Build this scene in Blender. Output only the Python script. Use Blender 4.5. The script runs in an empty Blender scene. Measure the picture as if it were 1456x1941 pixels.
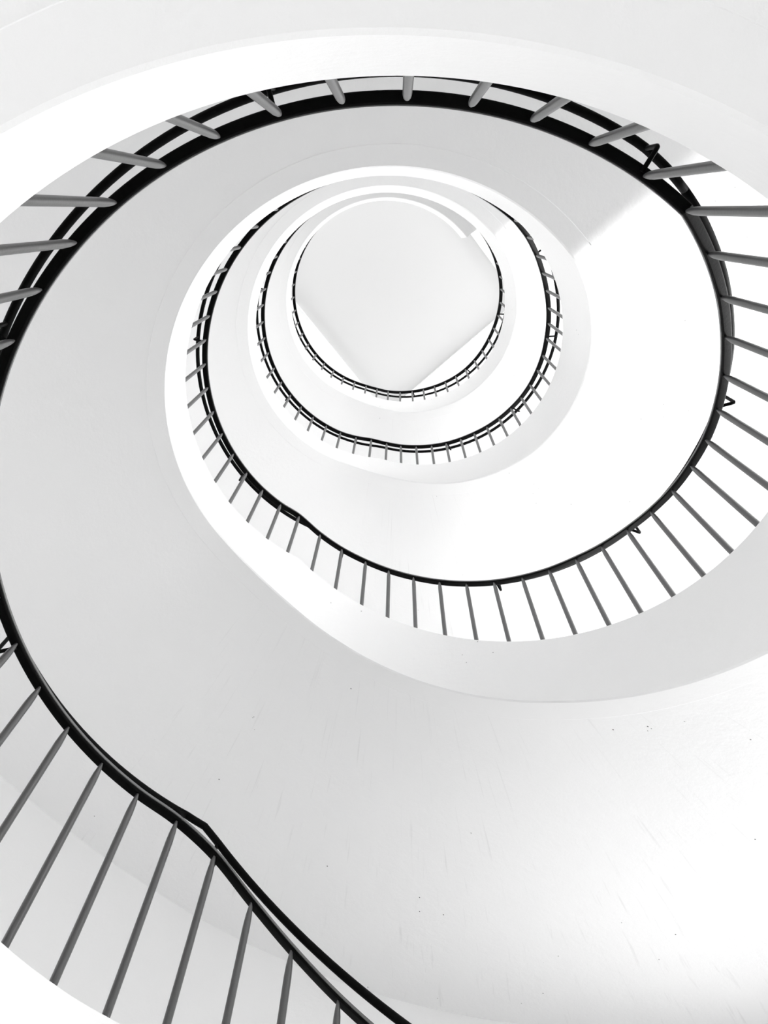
import bpy, bmesh, math, random
from mathutils import Vector, Matrix
random.seed(7)
SC = bpy.context.scene
COL = SC.collection
S = 1.35                      # metres per well radius
R = math.radians
# ------------------------------------------------------------------ survey of the stairwell (units of the well radius)
AX, AY, DX, DY = -0.0043, 0.78288, -0.01508, 0.01153     # axis of the well at height 2 and its slight lean
RC, RAIL, WALL = 0.9565, 1.0, 2.70                       # stringer face, baluster circle, outer wall
CT = 0.078                                               # stringer thickness
LEN = 0.642                                              # stringer top to baluster tip
FLOOR_Z = -1.15
# baluster azimuths (degrees, counted on up the spiral) and heights of their tips
R1 = [(-25.21, -0.433), (-17.97, -0.316), (-10.74, -0.199), (-3.51, -0.082), (3.73, 0.035), (10.96, 0.153), (18.2, 0.27), (25.43, 0.387), (32.66, 0.504), (39.9, 0.621), (47.13, 0.738), (54.37, 0.855), (61.6, 0.972), (68.83, 1.089), (76.07, 1.206), (83.3, 1.324), (90.54, 1.441), (97.77, 1.558), (104.95, 1.68), (111.91, 1.798), (119.14, 1.908), (126.62, 1.962), (134.18, 1.966), (141.64, 1.966), (149.42, 1.966), (157.12, 1.966), (164.75, 1.966), (172.33, 1.966), (179.92, 1.966), (187.5, 1.966), (195.09, 1.966), (202.67, 1.966), (210.26, 1.966), (218.02, 1.966), (225.69, 1.966), (232.92, 1.966), (240.64, 1.966), (248.11, 1.969), (255.95, 1.972), (263.53, 1.975), (271.17, 1.978), (278.78, 1.981), (286.32, 1.981), (293.93, 1.981), (301.7, 1.981)]
R2 = [(308.67, 1.986), (316.57, 2.107), (324.54, 2.228), (332.19, 2.349), (339.86, 2.467), (347.16, 2.581), (354.16, 2.692), (360.96, 2.809), (368.18, 2.934), (375.38, 3.065), (382.73, 3.197), (390.31, 3.325), (397.62, 3.448), (405.22, 3.564), (412.63, 3.678), (420.34, 3.794), (427.94, 3.911), (435.44, 4.026), (442.83, 4.139), (450.17, 4.249), (457.37, 4.358), (465.17, 4.47), (472.9, 4.589), (481.22, 4.715), (488.44, 4.71), (496.09, 4.705), (503.69, 4.705), (511.15, 4.705), (518.64, 4.705), (526.22, 4.705), (533.91, 4.705), (541.4, 4.705), (548.92, 4.705), (556.38, 4.705), (564.14, 4.705), (571.54, 4.705), (579.22, 4.705), (587.29, 4.705), (594.98, 4.705), (602.48, 4.706), (609.99, 4.707), (617.49, 4.708), (624.99, 4.709), (632.49, 4.71), (639.99, 4.711), (647.5, 4.712), (655.0, 4.713), (662.5, 4.714)]
R3 = [(670.0, 4.715), (677.05, 4.839), (684.45, 5.002), (691.28, 5.15), (698.02, 5.275), (704.66, 5.379), (710.66, 5.471), (716.61, 5.562), (723.65, 5.654), (730.0, 5.745), (736.79, 5.841), (743.34, 5.944), (749.73, 6.056), (756.47, 6.17), (763.08, 6.283), (769.38, 6.393), (775.99, 6.499), (782.85, 6.603), (789.58, 6.712), (796.64, 6.822), (803.74, 6.928), (810.44, 7.035), (817.87, 7.12), (825.37, 7.1), (833.2, 7.075), (840.67, 7.075), (848.21, 7.075), (855.65, 7.075), (863.1, 7.075), (870.49, 7.075), (877.82, 7.075), (885.33, 7.075), (892.49, 7.075), (899.74, 7.075), (907.41, 7.075), (914.7, 7.075), (922.39, 7.075), (929.95, 7.075), (937.62, 7.075), (944.68, 7.075), (952.08, 7.075), (959.48, 7.075), (966.88, 7.075), (974.28, 7.075), (981.68, 7.075), (989.08, 7.075), (996.48, 7.075), (1003.89, 7.075), (1011.29, 7.075), (1018.69, 7.075), (1026.09, 7.075), (1033.49, 7.097)]
R4 = [(1040.89, 7.218), (1047.62, 7.344), (1054.27, 7.478), (1061.39, 7.61), (1068.19, 7.738), (1075.32, 7.874), (1082.57, 8.023), (1090.2, 8.167), (1097.3, 8.288), (1104.56, 8.393), (1111.8, 8.497), (1119.19, 8.605), (1126.28, 8.723), (1133.37, 8.847), (1140.45, 8.969), (1147.44, 9.079), (1154.37, 9.179), (1161.81, 9.275), (1169.14, 9.374), (1176.12, 9.49), (1183.25, 9.56), (1190.87, 9.58), (1198.5, 9.58), (1206.04, 9.58), (1213.43, 9.58), (1221.11, 9.58), (1228.92, 9.58), (1236.43, 9.58), (1243.73, 9.58), (1251.29, 9.58), (1259.31, 9.58), (1266.9, 9.58), (1274.61, 9.58), (1282.85, 9.58), (1290.42, 9.58), (1298.17, 9.58), (1305.77, 9.58), (1313.37, 9.58), (1320.97, 9.58), (1328.57, 9.58), (1336.17, 9.58), (1343.77, 9.58), (1351.37, 9.58), (1358.97, 9.58), (1366.57, 9.58), (1374.17, 9.58), (1381.77, 9.58), (1389.37, 9.58), (1396.97, 9.58)]
# ------------------------------------------------------------------ windows, all out of view (azimuths, heights), their area lamps and the exposure
_st = [0.0, 2.70, 5.15, 7.6]
UNSEEN_WINDOWS = [(60, 86, 1.0 + s, 2.1 + s) for s in _st] + [(-12, 30, 0.15 + s, 1.35 + s) for s in _st]
UNSEEN_WINDOWS += [(t, t + 44, 9.75, 10.65) for t in (30, 120, 210, 300)] + [(190, 230, -1.1, 0.4)]  # clerestory and ground-floor doorway, added unseen to brighten ceiling, well and lowest soffit
UNSEEN_WINDOWS += [(170, 200, 4.7, 5.6), (170, 200, 7.1, 8.0), (172, 206, 1.9, 2.8)]  # landing-side openings added out of view to brighten stringers and soffits
WPOW = [38, 66, 48, 16] + [122, 158, 198, 106] + [55] * 4 + [60] + [24, 46, 18]
RECESS = .07
EXPOSURE = -0.01
BRACKET_AT = {0: (20, 26, 32-6+3, 32, 38, 44), 1: (5, 10, 15, 21, 26, 32, 38, 43), 2: (2, 7, 12, 17, 23, 28, 35, 40, 46), 3: (1, 6, 11, 16, 22, 27, 33, 38, 44)}
# rail line (azimuth, height), unsmoothed, for the stringers
HL = [(-34, -0.575), (122.6, 1.966), (308.7, 1.97), (316.8, 2.114), (472.1, 4.608), (478.2, 4.705), (668.0, 4.707),
      (670.7, 4.752), (809.6, 7.019), (813.5, 7.075), (1030.4, 7.075), (1040.2, 7.25), (1176.0, 9.48), (1182.0, 9.58), (1405.0, 9.58)]
# soffit line
ZB = [(-34, -1.56), (128, 1.02), (315, 1.02), (373.5, 1.905), (414, 2.565), (462, 3.285), (477, 3.495), (488.5, 3.652),
      (680, 3.652), (752, 4.875), (780, 5.41), (807, 5.94), (820, 6.163), (1038, 6.163), (1162, 8.10), (1172, 8.30), (1183, 8.52), (1405, 8.52)]
RB = [(-34, 0.9565), (125, 0.9454), (315, 0.9454), (375, 0.9565), (488, 0.96), (680, 0.96), (820, 0.98), (1038, 0.98), (1183, 0.964), (1405, 0.964)]
SHX = [(-34, 0), (60, 0), (125, -0.0313), (315, -0.0313), (372, 0), (1405, 0)]
# handrail line
HR = [(-34, -0.42), (121.2, None), (124.5, 2.087), (301, 2.09), (305, 2.11), (312.4, 2.175), (323.5, 2.335), (337, 2.542), (360, None), (476.5, None), (480, 4.825), (660, 4.827),
      (671.5, 4.875), (690, None), (812, None), (815.5, 7.195), (1022, 7.195), (1036, 7.29), (1052, None), (1180.5, None), (1184, 9.70), (1405, 9.70)]
def lerp(tab, t):
    if t <= tab[0][0]: return tab[0][1]
    for (a, va), (b, vb) in zip(tab, tab[1:]):
        if t <= b: return va + (vb - va) * (t - a) / (b - a)
    return tab[-1][1]
def zsoffit(t):
    # the soffit line, eased where a flight runs into its landing
    for k in (128, 488.5, 820, 1183):
        if abs(t - k) < 18:
            return sum(lerp(ZB, t + d) for d in range(-14, 15, 2)) / 15 if abs(t - k) < 14 else lerp(ZB, t) + (sum(lerp(ZB, t + d) for d in range(-14, 15, 2)) / 15 - lerp(ZB, t)) * (18 - abs(t - k)) / 4
    return lerp(ZB, t)
HR = [(t, lerp(HL, t) + (.13 if t < 600 else .112) if h is None else h) for t, h in HR]
DR = [(-34, .056), (119, .056), (125, .066), (300, .066), (312, .056), (475, .056), (481, .066), (1405, .068)]
def axis(z): return AX + (z - 2) * DX, AY + (z - 2) * DY
def pol(t, r, z, za=None, sx=0.0):
    x, y = axis(z if za is None else za)
    return Vector(((x + sx + r * math.cos(R(t))) * S, (y + r * math.sin(R(t))) * S, z * S))
def steps(a, b, d):
    n = max(1, int(math.ceil((b - a) / d)))
    return [a + (b - a) * k / n for k in range(n + 1)]

# ------------------------------------------------------------------ materials
AXIS_XY = (AX * S, AY * S)
def mat(name, col, rough=0.6, spec=0.5, bump=0.0, bscale=20.0, detail=6.0, stretch=None, specks=0.0, vary=0.0, scratch=0.0, metal=0.0, coat=0.0):
    m = bpy.data.materials.new(name); m.use_nodes = True
    nt = m.node_tree; bs = nt.nodes['Principled BSDF']
    bs.inputs['Roughness'].default_value = rough
    bs.inputs['Specular IOR Level'].default_value = spec
    bs.inputs['Metallic'].default_value = metal
    bs.inputs['Base Color'].default_value = (*col, 1)
    tc = nt.nodes.new('ShaderNodeTexCoord')
    src = tc.outputs['Object']
    if stretch:
        mp = nt.nodes.new('ShaderNodeMapping'); mp.inputs['Scale'].default_value = stretch
        nt.links.new(src, mp.inputs['Vector']); src2 = mp.outputs['Vector']
    else: src2 = src
    if bump:
        n = nt.nodes.new('ShaderNodeTexNoise'); n.inputs['Scale'].default_value = bscale; n.inputs['Detail'].default_value = detail
        n.inputs['Roughness'].default_value = 0.6
        nt.links.new(src2, n.inputs['Vector'])
        b = nt.nodes.new('ShaderNodeBump'); b.inputs['Strength'].default_value = bump; b.inputs['Distance'].default_value = 0.02
        nt.links.new(n.outputs['Fac'], b.inputs['Height']); nt.links.new(b.outputs['Normal'], bs.inputs['Normal'])
    last = None
    if vary:
        n2 = nt.nodes.new('ShaderNodeTexNoise'); n2.inputs['Scale'].default_value = bscale * .15; n2.inputs['Detail'].default_value = 4
        nt.links.new(src, n2.inputs['Vector'])
        r2 = nt.nodes.new('ShaderNodeValToRGB')
        r2.color_ramp.elements[0].position = .3; r2.color_ramp.elements[1].position = .7
        r2.color_ramp.elements[0].color = (*[c * (1 - vary) for c in col], 1); r2.color_ramp.elements[1].color = (*col, 1)
        nt.links.new(n2.outputs['Fac'], r2.inputs['Fac']); last = r2.outputs['Color']
        nt.links.new(last, bs.inputs['Base Color'])
    if specks:
        v = nt.nodes.new('ShaderNodeTexVoronoi'); v.inputs['Scale'].default_value = 14
        nt.links.new(src, v.inputs['Vector'])
        lt = nt.nodes.new('ShaderNodeMath'); lt.operation = 'LESS_THAN'; lt.inputs[1].default_value = 0.055
        nt.links.new(v.outputs['Distance'], lt.inputs[0])
        n3 = nt.nodes.new('ShaderNodeTexNoise'); n3.inputs['Scale'].default_value = 2.3; n3.inputs['Detail'].default_value = 3
        nt.links.new(src, n3.inputs['Vector'])
        gt = nt.nodes.new('ShaderNodeMath'); gt.operation = 'GREATER_THAN'; gt.inputs[1].default_value = specks
        nt.links.new(n3.outputs['Fac'], gt.inputs[0])
        mu = nt.nodes.new('ShaderNodeMath'); mu.operation = 'MULTIPLY'
        nt.links.new(lt.outputs[0], mu.inputs[0]); nt.links.new(gt.outputs[0], mu.inputs[1])
        mx = nt.nodes.new('ShaderNodeMix'); mx.data_type = 'RGBA'
        mx.inputs['A'].default_value = (*col, 1); mx.inputs['B'].default_value = (.12, .12, .12, 1)
        if last: nt.links.new(last, mx.inputs['A'])
        nt.links.new(mu.outputs[0], mx.inputs['Factor']); nt.links.new(mx.outputs['Result'], bs.inputs['Base Color']); last = mx.outputs['Result']
    if scratch:
        # float marks of the plasterer's trowel, running out from the well
        def N(kind, **k):
            n = nt.nodes.new(kind)
            for a, v in k.items(): setattr(n, a, v)
            return n
        geo = N('ShaderNodeNewGeometry'); sub = N('ShaderNodeVectorMath', operation='SUBTRACT'); sub.inputs[1].default_value = (*AXIS_XY, 0)
        nt.links.new(geo.outputs['Position'], sub.inputs[0])
        sx = N('ShaderNodeSeparateXYZ'); nt.links.new(sub.outputs[0], sx.inputs[0])
        at = N('ShaderNodeMath', operation='ARCTAN2'); nt.links.new(sx.outputs['Y'], at.inputs[0]); nt.links.new(sx.outputs['X'], at.inputs[1])
        ln = N('ShaderNodeVectorMath', operation='LENGTH'); nt.links.new(sub.outputs[0], ln.inputs[0])
        ma = N('ShaderNodeMath', operation='MULTIPLY'); ma.inputs[1].default_value = 130; nt.links.new(at.outputs[0], ma.inputs[0])
        ml = N('ShaderNodeMath', operation='MULTIPLY'); ml.inputs[1].default_value = 4.5; nt.links.new(ln.outputs['Value'], ml.inputs[0])
        cb = N('ShaderNodeCombineXYZ'); nt.links.new(ma.outputs[0], cb.inputs[0]); nt.links.new(ml.outputs[0], cb.inputs[1])
        nz = N('ShaderNodeTexNoise'); nz.inputs['Scale'].default_value = 1.0; nz.inputs['Detail'].default_value = 5; nz.inputs['Distortion'].default_value = .3
        nt.links.new(cb.outputs[0], nz.inputs['Vector'])
        mr = N('ShaderNodeMapRange'); mr.inputs['From Min'].default_value = .62; mr.inputs['From Max'].default_value = .74; mr.inputs['To Max'].default_value = scratch
        nt.links.new(nz.outputs['Fac'], mr.inputs['Value'])
        m2 = N('ShaderNodeMix', data_type='RGBA'); m2.inputs['A'].default_value = (*col, 1); m2.inputs['B'].default_value = (.3, .3, .3, 1)
        if last: nt.links.new(last, m2.inputs['A'])
        nt.links.new(mr.outputs[0], m2.inputs['Factor']); nt.links.new(m2.outputs['Result'], bs.inputs['Base Color'])
    return m
W = .90
PLASTER = mat('white_plaster', (W, W, W), .9, .15, .12, 26, 6)
ROUGH = mat('rough_white_plaster', (W, W, W), .9, .15, .35, 9, 8, (1, 1, 1), .6, scratch=.12)
SPECK = mat('speckled_white_plaster', (W, W, W), .9, .15, .12, 26, 6, None, .6)
ROUGH1 = mat('rough_white_soffit', (W, W, W), .9, .15, .5, 5, 8)
WALLM = mat('wall_plaster', (W, W, W), .92, .15, .12, 14, 6)
CEILM = mat('ceiling_paint', (W, W, W), .95, .1, .04, 14, 4)
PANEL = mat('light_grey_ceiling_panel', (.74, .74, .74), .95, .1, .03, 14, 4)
FLOORM = mat('pale_terrazzo', (.80, .80, .80), .6, .3, .03, 60, 6, vary=.06)
STEEL = mat('black_painted_steel', (.004, .004, .004), .5, .04, .06, 90, 4)
BAR = mat('dark_grey_painted_bar', (.075, .075, .075), .35, .5, .04, 90, 4)
RIM_LIGHT = mat('worn_grey_steel', (.12, .12, .12), .3, .5, .04, 90, 4)  # lighter grey imitates the light caught by the top rail's inner edge
TREAD = mat('grey_terrazzo', (.42, .42, .42), .5, .3, .03, 60, 6, vary=.1)
FRAMEM = mat('window_frame_paint', (.7, .7, .7), .5, .4, .05, 40, 3)

# ------------------------------------------------------------------ mesh helpers
def link(name, me, m, parent=None, base=None):
    o = bpy.data.objects.new(name, me); COL.objects.link(o)
    if m and not me.materials: me.materials.append(m)
    if parent: o.parent = parent
    return o
def mesh(name, verts, faces, m, parent=None, smooth=True):
    off = parent.location if parent else Vector((0, 0, 0))
    me = bpy.data.meshes.new(name)
    me.from_pydata([tuple(v - off) for v in verts], [], faces); me.update()
    if smooth:
        for p in me.polygons: p.use_smooth = True
    return link(name, me, m, parent)
class MB:
    def __init__(s): s.v = []; s.f = []
    def grid(s, rows):                       # rows of equal length -> own vertices, so edges between grids stay sharp
        b = len(s.v); n = len(rows[0])
        for r in rows: s.v += r
        for i in range(len(rows) - 1):
            for j in range(n - 1):
                s.f.append((b + i * n + j, b + i * n + j + 1, b + (i + 1) * n + j + 1, b + (i + 1) * n + j))
    def poly(s, pts):
        b = len(s.v); s.v += pts; s.f.append(tuple(range(b, b + len(pts))))
    def tube(s, pts, rad, n=12, cap=True):
        b = len(s.v); k = len(pts)
        for i, p in enumerate(pts):
            d = (pts[min(i + 1, k - 1)] - pts[max(i - 1, 0)]).normalized()
            u = d.cross(Vector((0, 0, 1)));
            if u.length < 1e-4: u = Vector((1, 0, 0))
            u.normalize(); w = u.cross(d)
            for q in range(n):
                a = 2 * math.pi * q / n
                s.v.append(p + (u * math.cos(a) + w * math.sin(a)) * rad)
        for i in range(k - 1):
            for q in range(n):
                s.f.append((b + i * n + q, b + i * n + (q + 1) % n, b + (i + 1) * n + (q + 1) % n, b + (i + 1) * n + q))
        if cap:
            s.f.append(tuple(b + q for q in range(n))[::-1]); s.f.append(tuple(b + (k - 1) * n + q for q in range(n)))
    def build(s, name, m, parent=None, smooth=True): return mesh(name, s.v, s.f, m, parent, smooth)
def empty(name, loc, label, cat, group):
    o = bpy.data.objects.new(name, None); COL.objects.link(o); o.empty_display_size = .2
    o.location = loc; o['label'] = label; o['category'] = cat; o['group'] = group
    return o
def structure(o): o['kind'] = 'structure'; return o

# ------------------------------------------------------------------ stringer, slabs, steps
def stringer(a, b, parent, m):
    """The upstand along the well: inner face, small chamfers, top, outer face, underside."""
    B = MB(); c = .006
    T = steps(a, b, 1.5)
    def ring(r_, z_, za_=None):
        return [pol(t, r_(t), z_(t), za_(t) if za_ else None, lerp(SHX, t) if za_ is None else 0) for t in T]
    zt = lambda t: lerp(HL, t) - LEN
    zb = lambda t: zsoffit(t)
    rb = lambda t: lerp(RB, t)
    ha = lambda t: lerp(HL, t)
    i0 = ring(lambda t: rb(t) + c, zb); i1 = ring(rb, lambda t: zb(t) + c)
    j0 = ring(lambda t: RC, lambda t: zt(t) - c, ha); j1 = ring(lambda t: RC + c, zt, ha)
    k0 = ring(lambda t: RC + CT - c, zt, ha); k1 = ring(lambda t: RC + CT, lambda t: zt(t) - c, ha)
    l0 = ring(lambda t: rb(t) + CT + .008, lambda t: zb(t) + .0015); l1 = ring(lambda t: rb(t) + CT + .006, zb)
    mid = [[p.lerp(q, f) for p, q in zip(i1, j0)] for f in (0, .25, .5, .75, 1)]
    B.grid([i0, i1]); B.grid(mid); B.grid([j0, j1]); B.grid([j1, k0]); B.grid([k0, k1]); B.grid([k1, l0]); B.grid([l0, l1]); B.grid([l1, i0])
    for e in (0, -1):
        B.poly([x[e] for x in (i0, i1, j0, j1, k0, k1, l0, l1)])
    return B.build('stringer', m, parent)
def slab_in(t): return lerp(RB, t) + CT + .008
def rows_between(T, zf, n=10, r0=None):
    out = []
    for t in T:
        z = zf(t); a = slab_in(t) if r0 is None else r0; sx = lerp(SHX, t)
        out.append([pol(t, a + (WALL - a) * k / n, z, None, sx * (1 - k / n)) for k in range(n + 1)])
    return out
def tread_faces(o, zmin, first=None):
    o.data.materials.append(TREAD)
    for p in o.data.polygons:
        if (first is not None and p.index >= first) or (first is None and p.center.z > zmin): p.material_index = 1
def landing(a, b, label, m=None):
    z = lerp(ZB, (a + b) / 2)
    root = empty('stair_landing', pol((a + b) / 2, 1.8, z), label, 'stair landing', 'landings of the spiral staircase')
    B = MB(); T = steps(a, b, 2)
    fz = lerp(HL, (a + b) / 2) - .72
    bot = rows_between(T, lambda t: zsoffit(t) + .0015); top = rows_between(T, lambda t: fz)
    B.grid(bot); B.grid(top)
    B.grid([bot[0], top[0]]); B.grid([bot[-1], top[-1]])
    B.grid([[r[0] for r in bot], [r[0] for r in top]])
    o = B.build('landing_slab', m or PLASTER, root); tread_faces(o, fz * S - root.location.z - .02)
    stringer(a, b, root, PLASTER)
    return root
def flight(a, b, tl, fz0, fz1, label, m):
    root = empty('stair_flight', pol(a, 1.8, lerp(ZB, a)), label, 'stair flight', 'flights of the spiral staircase')
    B = MB(); T = steps(a, b, 2)
    B.grid(rows_between(T, lambda t: zsoffit(t) + .0015)); nb = len(B.f)
    # treads and risers on top
    n = len(tl) - 1
    for k in range(n):
        z = fz0 + (fz1 - fz0) * (k + 1) / (n + 1); zp = fz0 + (fz1 - fz0) * k / (n + 1)
        t0, t1 = tl[k], tl[k + 1]
        B.grid(rows_between(steps(t0, t1, 2.5), lambda t: z, 4))
        B.grid([rows_between([t0], lambda t: zp, 4)[0], rows_between([t0], lambda t: z, 4)[0]])
        zb0 = lambda t: zsoffit(t) + .0015
    zs = rows_between([b], lambda t: fz1 - (fz1 - fz0) / (n + 1), 4)[0]; B.grid([zs, rows_between([b], lambda t: fz1, 4)[0]])
    o = B.build('flight_slab', m, root); tread_faces(o, None, nb)
    stringer(a, b, root, SPECK)
    return root
def fl(z): return z - .72
NOS = lambda a, b, n: [a + (b - a) * k / n for k in range(n + 1)]
F0, F1, F2, F3, F4 = FLOOR_Z, 1.966 - .72, 4.706 - .72, 7.075 - .72, 9.58 - .72
flight(-30, 125, NOS(-30, 125, 20), F0, F1, 'lowest white stair flight, only its upper edge showing in the bottom left corner', PLASTER)
landing(125, 312, 'lowest white landing, a broad band arching across the top edge just above the viewer', ROUGH1)
flight(312, 486, NOS(312, 486, 23), F1, F2, 'white stair flight with broad smooth underside filling the lower right, nearest above the viewer', ROUGH)
landing(486, 676, 'white landing whose wide grey underside fills the left side, second up')
flight(676, 818, NOS(676, 818, 20), F2, F3, 'second visible white stair flight underside, bright crescent between outer and middle rails at right', ROUGH)
landing(818, 1034, 'white landing third up, grey crescent underside between the middle rails at left')
flight(1034, 1182, NOS(1034, 1182, 20), F3, F4, 'highest white stair flight, slim crescent between the two innermost rails', ROUGH)
landing(1182, 1400.3, 'highest white landing, thin innermost ring with a cut end just below the ceiling')

# ------------------------------------------------------------------ railings
def catmull(P, t):
    for i in range(len(P) - 1):
        if t <= P[i + 1][0] or i == len(P) - 2: break
    p1, p2 = P[i], P[i + 1]; p0 = P[i - 1] if i else p1; p3 = P[i + 2] if i + 2 < len(P) else p2
    d = p2[0] - p1[0]; u = (t - p1[0]) / d
    m1 = (p2[1] - p0[1]) / max(p2[0] - p0[0], 1e-6) * d; m2 = (p3[1] - p1[1]) / max(p3[0] - p1[0], 1e-6) * d
    return (2*u**3 - 3*u**2 + 1) * p1[1] + (u**3 - 2*u**2 + u) * m1 + (-2*u**3 + 3*u**2) * p2[1] + (u**3 - u**2) * m2
RAD_B, RAD_H = .0096, .0108
def baluster_mesh():
    B = MB(); n = 12; rings = []
    prof = [(-.012, 1.0), (.05, 1.0), (.3, 1.0), (.52, 1.0), (.565, 1.0), (.60, .86), (.625, .62), (.638, .42), (.645, .3)]
    prof = [(0.0, 1.0)] + prof[1:]
    for z, q in prof:
        rings.append([Vector((RAD_B * S * q * math.cos(2*math.pi*k/n), RAD_B * S * q * math.sin(2*math.pi*k/n), z * S)) for k in range(n)])
    for r in rings: B.v += r
    for i in range(len(rings) - 1):
        for k in range(n):
            B.f.append((i*n + k, i*n + (k+1) % n, (i+1)*n + (k+1) % n, (i+1)*n + k))
    B.f.append(tuple(range(n))[::-1]); B.f.append(tuple((len(rings)-1)*n + k for k in range(n)))
    me = bpy.data.meshes.new('baluster'); me.from_pydata([tuple(v) for v in B.v], [], B.f); me.update()
    for p in me.polygons: p.use_smooth = len(p.vertices) == 4
    me.materials.append(BAR)
    return me
BAL = baluster_mesh()
def railing(idx, P, joint, label):
    root = empty('railing', pol(P[0][0], RAIL, P[0][1] - LEN), label, 'railing', 'railings of the spiral staircase')
    full = P + ([joint] if joint else [])
    a, b = full[0][0], full[-1][0]
    B = MB(); E = MB(); rows = []; er = []
    w_, h_, c_ = .0138, .0108, .0045                   # half width, half height, rounding of the flat top rail
    prof = [(-w_ + c_, -h_), (w_ - c_, -h_), (w_ - .3 * c_, -h_ + .3 * c_), (w_, -h_ + c_), (w_, h_ - c_), (w_ - c_, h_), (-w_ + c_, h_), (-w_, h_ - c_), (-w_, -h_ + c_), (-w_ + .3 * c_, -h_ + .3 * c_)]
    for t in steps(a, b, 1.25):
        h = catmull(full, t)
        rows.append([pol(t, RAIL + .004 + x, h + .014 + y, h) for x, y in prof + prof[:1]])
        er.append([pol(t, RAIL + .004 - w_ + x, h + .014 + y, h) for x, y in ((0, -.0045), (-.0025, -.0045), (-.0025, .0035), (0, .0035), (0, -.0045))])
    B.grid(rows); B.poly(rows[0][:-1]); B.poly(rows[-1][:-1]); B.build('top_rail', STEEL, root)
    E.grid(er); E.build('edge_strip', RIM_LIGHT, root, False)  # thin strip added to paint the rim highlight on the top rail
    B = MB(); pts = []
    ks = sorted(set(steps(a, b, 1.5) + [t for t, h in HR if a < t < b]))
    for t in ks: pts.append(pol(t, RAIL + lerp(DR, t), lerp(HR, t), lerp(HL, t)))
    B.tube(pts, RAD_H * S, 12); B.build('handrail', STEEL, root)
    for i, (t, h) in enumerate(P):
        o = bpy.data.objects.new('baluster', BAL); COL.objects.link(o); o.parent = root
        zt = lerp(HL, t) - LEN
        p = pol(t, RAIL, h, h); p.z = zt * S
        o.location = p - root.location
        o.scale = (1, 1, (h - zt + .002) / .642)
    for i in BRACKET_AT[idx]:
        if i >= len(P): continue
        t, h = P[i]; t -= .55
        B = MB()
        hr = lerp(HR, t); d = lerp(DR, t)
        B.tube([pol(t, RAIL + .004, h + .001, h), pol(t, RAIL + d - .012, h + .005, h), pol(t, RAIL + d - .004, h + .008, h), pol(t, RAIL + d - .001, h + .016, h), pol(t, RAIL + d, hr - .006, h)], .0054 * S, 8)
        B.build('bracket', STEEL, root)
    return root
railing(0, R1, R2[0], 'nearest dark steel railing, thick bars at bottom left and along the top edge')
railing(1, R2, R3[0], 'second dark steel railing, long fanned bars at right then curling around left of the middle')
railing(2, R3, R4[0], 'third dark steel railing, middle ring of short bars')
railing(3, R4, None, 'smallest dark steel railing, innermost ring below the ceiling')

# ------------------------------------------------------------------ the tower
CEIL = 10.8
WIN = [(t0, t1, z0, z1) for t0, t1, z0, z1 in UNSEEN_WINDOWS]
def tower():
    tb = sorted(set([round(x, 3) for x in steps(0, 360, 3)] + [w[0] % 360 for w in WIN] + [w[1] % 360 for w in WIN]))
    zb = sorted(set([FLOOR_Z + (CEIL + .3 - FLOOR_Z) * k / 40 for k in range(41)] + [w[2] for w in WIN] + [w[3] for w in WIN]))
    B = MB(); idx = {}
    def V(i, j):
        i %= len(tb)
        if (i, j) not in idx:
            idx[(i, j)] = len(B.v); B.v.append(pol(tb[i], WALL, zb[j]))
        return idx[(i, j)]
    def inside(t, z):
        return any(((t - w[0]) % 360) < ((w[1] - w[0]) % 360) and w[2] < z < w[3] for w in WIN)
    for i in range(len(tb)):
        t1 = tb[i + 1] if i + 1 < len(tb) else 360
        for j in range(len(zb) - 1):
            if not inside((tb[i] + t1) / 2, (zb[j] + zb[j + 1]) / 2):
                B.f.append((V(i, j), V(i + 1, j), V(i + 1, j + 1), V(i, j + 1)))
    for t0, t1, z0, z1 in WIN:
        T = steps(t0, t1, 3)
        for r0, r1 in ((WALL, WALL + .16),):
            B.grid([[pol(t, r0, z0) for t in T], [pol(t, r1, z0) for t in T]])
            B.grid([[pol(t, r0, z1) for t in T], [pol(t, r1, z1) for t in T]])
            for t in (t0, t1): B.grid([[pol(t, r0, z0), pol(t, r0, z1)], [pol(t, r1, z0), pol(t, r1, z1)]])
    structure(B.build('wall_round', WALLM))
    for n, (t0, t1, z0, z1) in enumerate(WIN):
        F = MB(); r = WALL + .12
        for t in (t0 + .3, (t0 + t1) / 2, t1 - .3): F.tube([pol(t, r, z0), pol(t, r, z1)], .012 * S, 6)
        for z in (z0 + .01, z1 - .01): F.tube([pol(t, r, z) for t in steps(t0, t1, 3)], .012 * S, 6)
        structure(F.build('window_%d' % (n + 1), FRAMEM))
        p = pol((t0 + t1) / 2, WALL + .15, (z0 + z1) / 2); q = pol((t0 + t1) / 2, 0, (z0 + z1) / 2)
        L = bpy.data.lights.new('daylight', 'AREA'); L.shape = 'RECTANGLE'
        L.size = 2 * WALL * math.sin(R((t1 - t0) / 2)) * S; L.size_y = (z1 - z0) * S
        L.energy = WPOW[n]  # tuned area lamp stands for daylight in each opening, inferred and added alike
        lo = bpy.data.objects.new('daylight', L); COL.objects.link(lo)
        lo.location = p; lo.rotation_euler = (q - p).to_track_quat('-Z', 'Y').to_euler()
tower()
B = MB(); T = steps(0, 360, 3)
B.grid([[pol(t, WALL * k / 8, FLOOR_Z) for k in range(9)] for t in T])
structure(B.build('floor', FLOORM))
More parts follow.
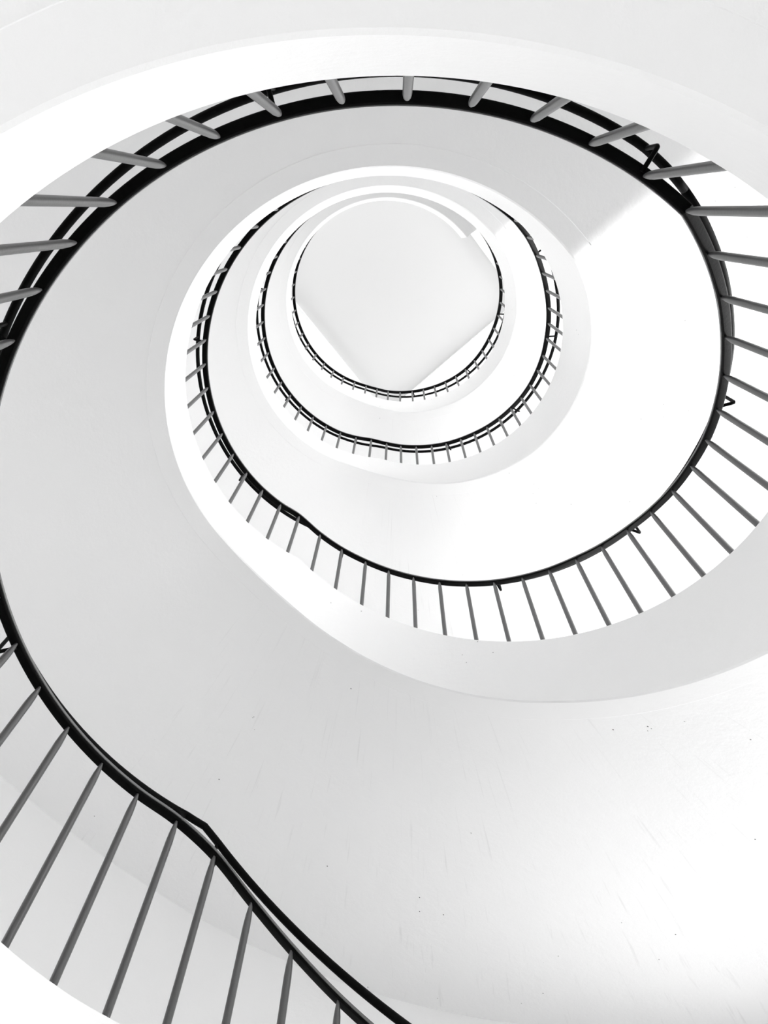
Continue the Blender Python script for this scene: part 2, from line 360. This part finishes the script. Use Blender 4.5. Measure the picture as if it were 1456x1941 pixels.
# ceiling with a square recess over the well
def rect(z, grow=0.0):
    cx_, cy_ = 0, 0
    e1 = Vector((.753, -.657)); e2 = Vector((.625, .781))
    d1, dm, d2 = .0465 * CEIL + grow, .1519 * CEIL + grow, .1608 * CEIL + grow
    c1 = e1 * d1; lo = -dm
    pts = []
    for a, b in ((d1, d2), (-dm, d2), (-dm, d2 - 3.1 - 2*grow), (d1, d2 - 3.1 - 2*grow)):
        p = e1 * a + e2 * b; pts.append(Vector((p.x * S, p.y * S, z * S)))
    return pts
B = MB()
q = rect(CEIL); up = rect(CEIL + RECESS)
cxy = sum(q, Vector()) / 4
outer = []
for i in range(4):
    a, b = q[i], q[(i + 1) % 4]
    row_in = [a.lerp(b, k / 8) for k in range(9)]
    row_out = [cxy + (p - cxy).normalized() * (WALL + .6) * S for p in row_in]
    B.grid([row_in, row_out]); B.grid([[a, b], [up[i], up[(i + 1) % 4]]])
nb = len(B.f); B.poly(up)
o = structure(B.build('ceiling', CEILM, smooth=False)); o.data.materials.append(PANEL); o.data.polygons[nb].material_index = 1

# ------------------------------------------------------------------ daylight, camera, view
w = bpy.data.worlds.new('sky'); SC.world = w; w.use_nodes = True
w.node_tree.nodes['Background'].inputs['Color'].default_value = (1, 1, 1, 1)
w.node_tree.nodes['Background'].inputs['Strength'].default_value = 0.1
cam = bpy.data.cameras.new('camera'); co = bpy.data.objects.new('camera', cam); COL.objects.link(co)
cam.sensor_fit = 'VERTICAL'; cam.sensor_height = 24; cam.lens = 1647.22 / 1941 * 24
cam.clip_start = .02; cam.clip_end = 200
M = [[0.9998779101240813, 0.005128257233599391, -0.01476027857614704], [0.0, 0.944610973173029, 0.3281921835770973], [0.015625775049559296, -0.3281521146341269, 0.9444956457365229]]
right = Vector([M[i][0] for i in range(3)]); down = Vector([M[i][1] for i in range(3)]); fwd = Vector([M[i][2] for i in range(3)])
co.matrix_world = Matrix(((right.x, -down.x, -fwd.x, 0), (right.y, -down.y, -fwd.y, 0), (right.z, -down.z, -fwd.z, 0), (0, 0, 0, 1)))
SC.camera = co
SC.view_settings.view_transform = 'Standard'; SC.view_settings.look = 'None'
SC.view_settings.exposure = EXPOSURE; SC.view_settings.gamma = 1; SC.view_settings.use_curve_mapping = False
SC.cycles.max_bounces = 10; SC.cycles.diffuse_bounces = 8; SC.cycles.glossy_bounces = 4
SC.cycles.use_denoising = True; SC.cycles.use_adaptive_sampling = True; SC.cycles.adaptive_threshold = 0.06
SC.cycles.sample_clamp_indirect = 10
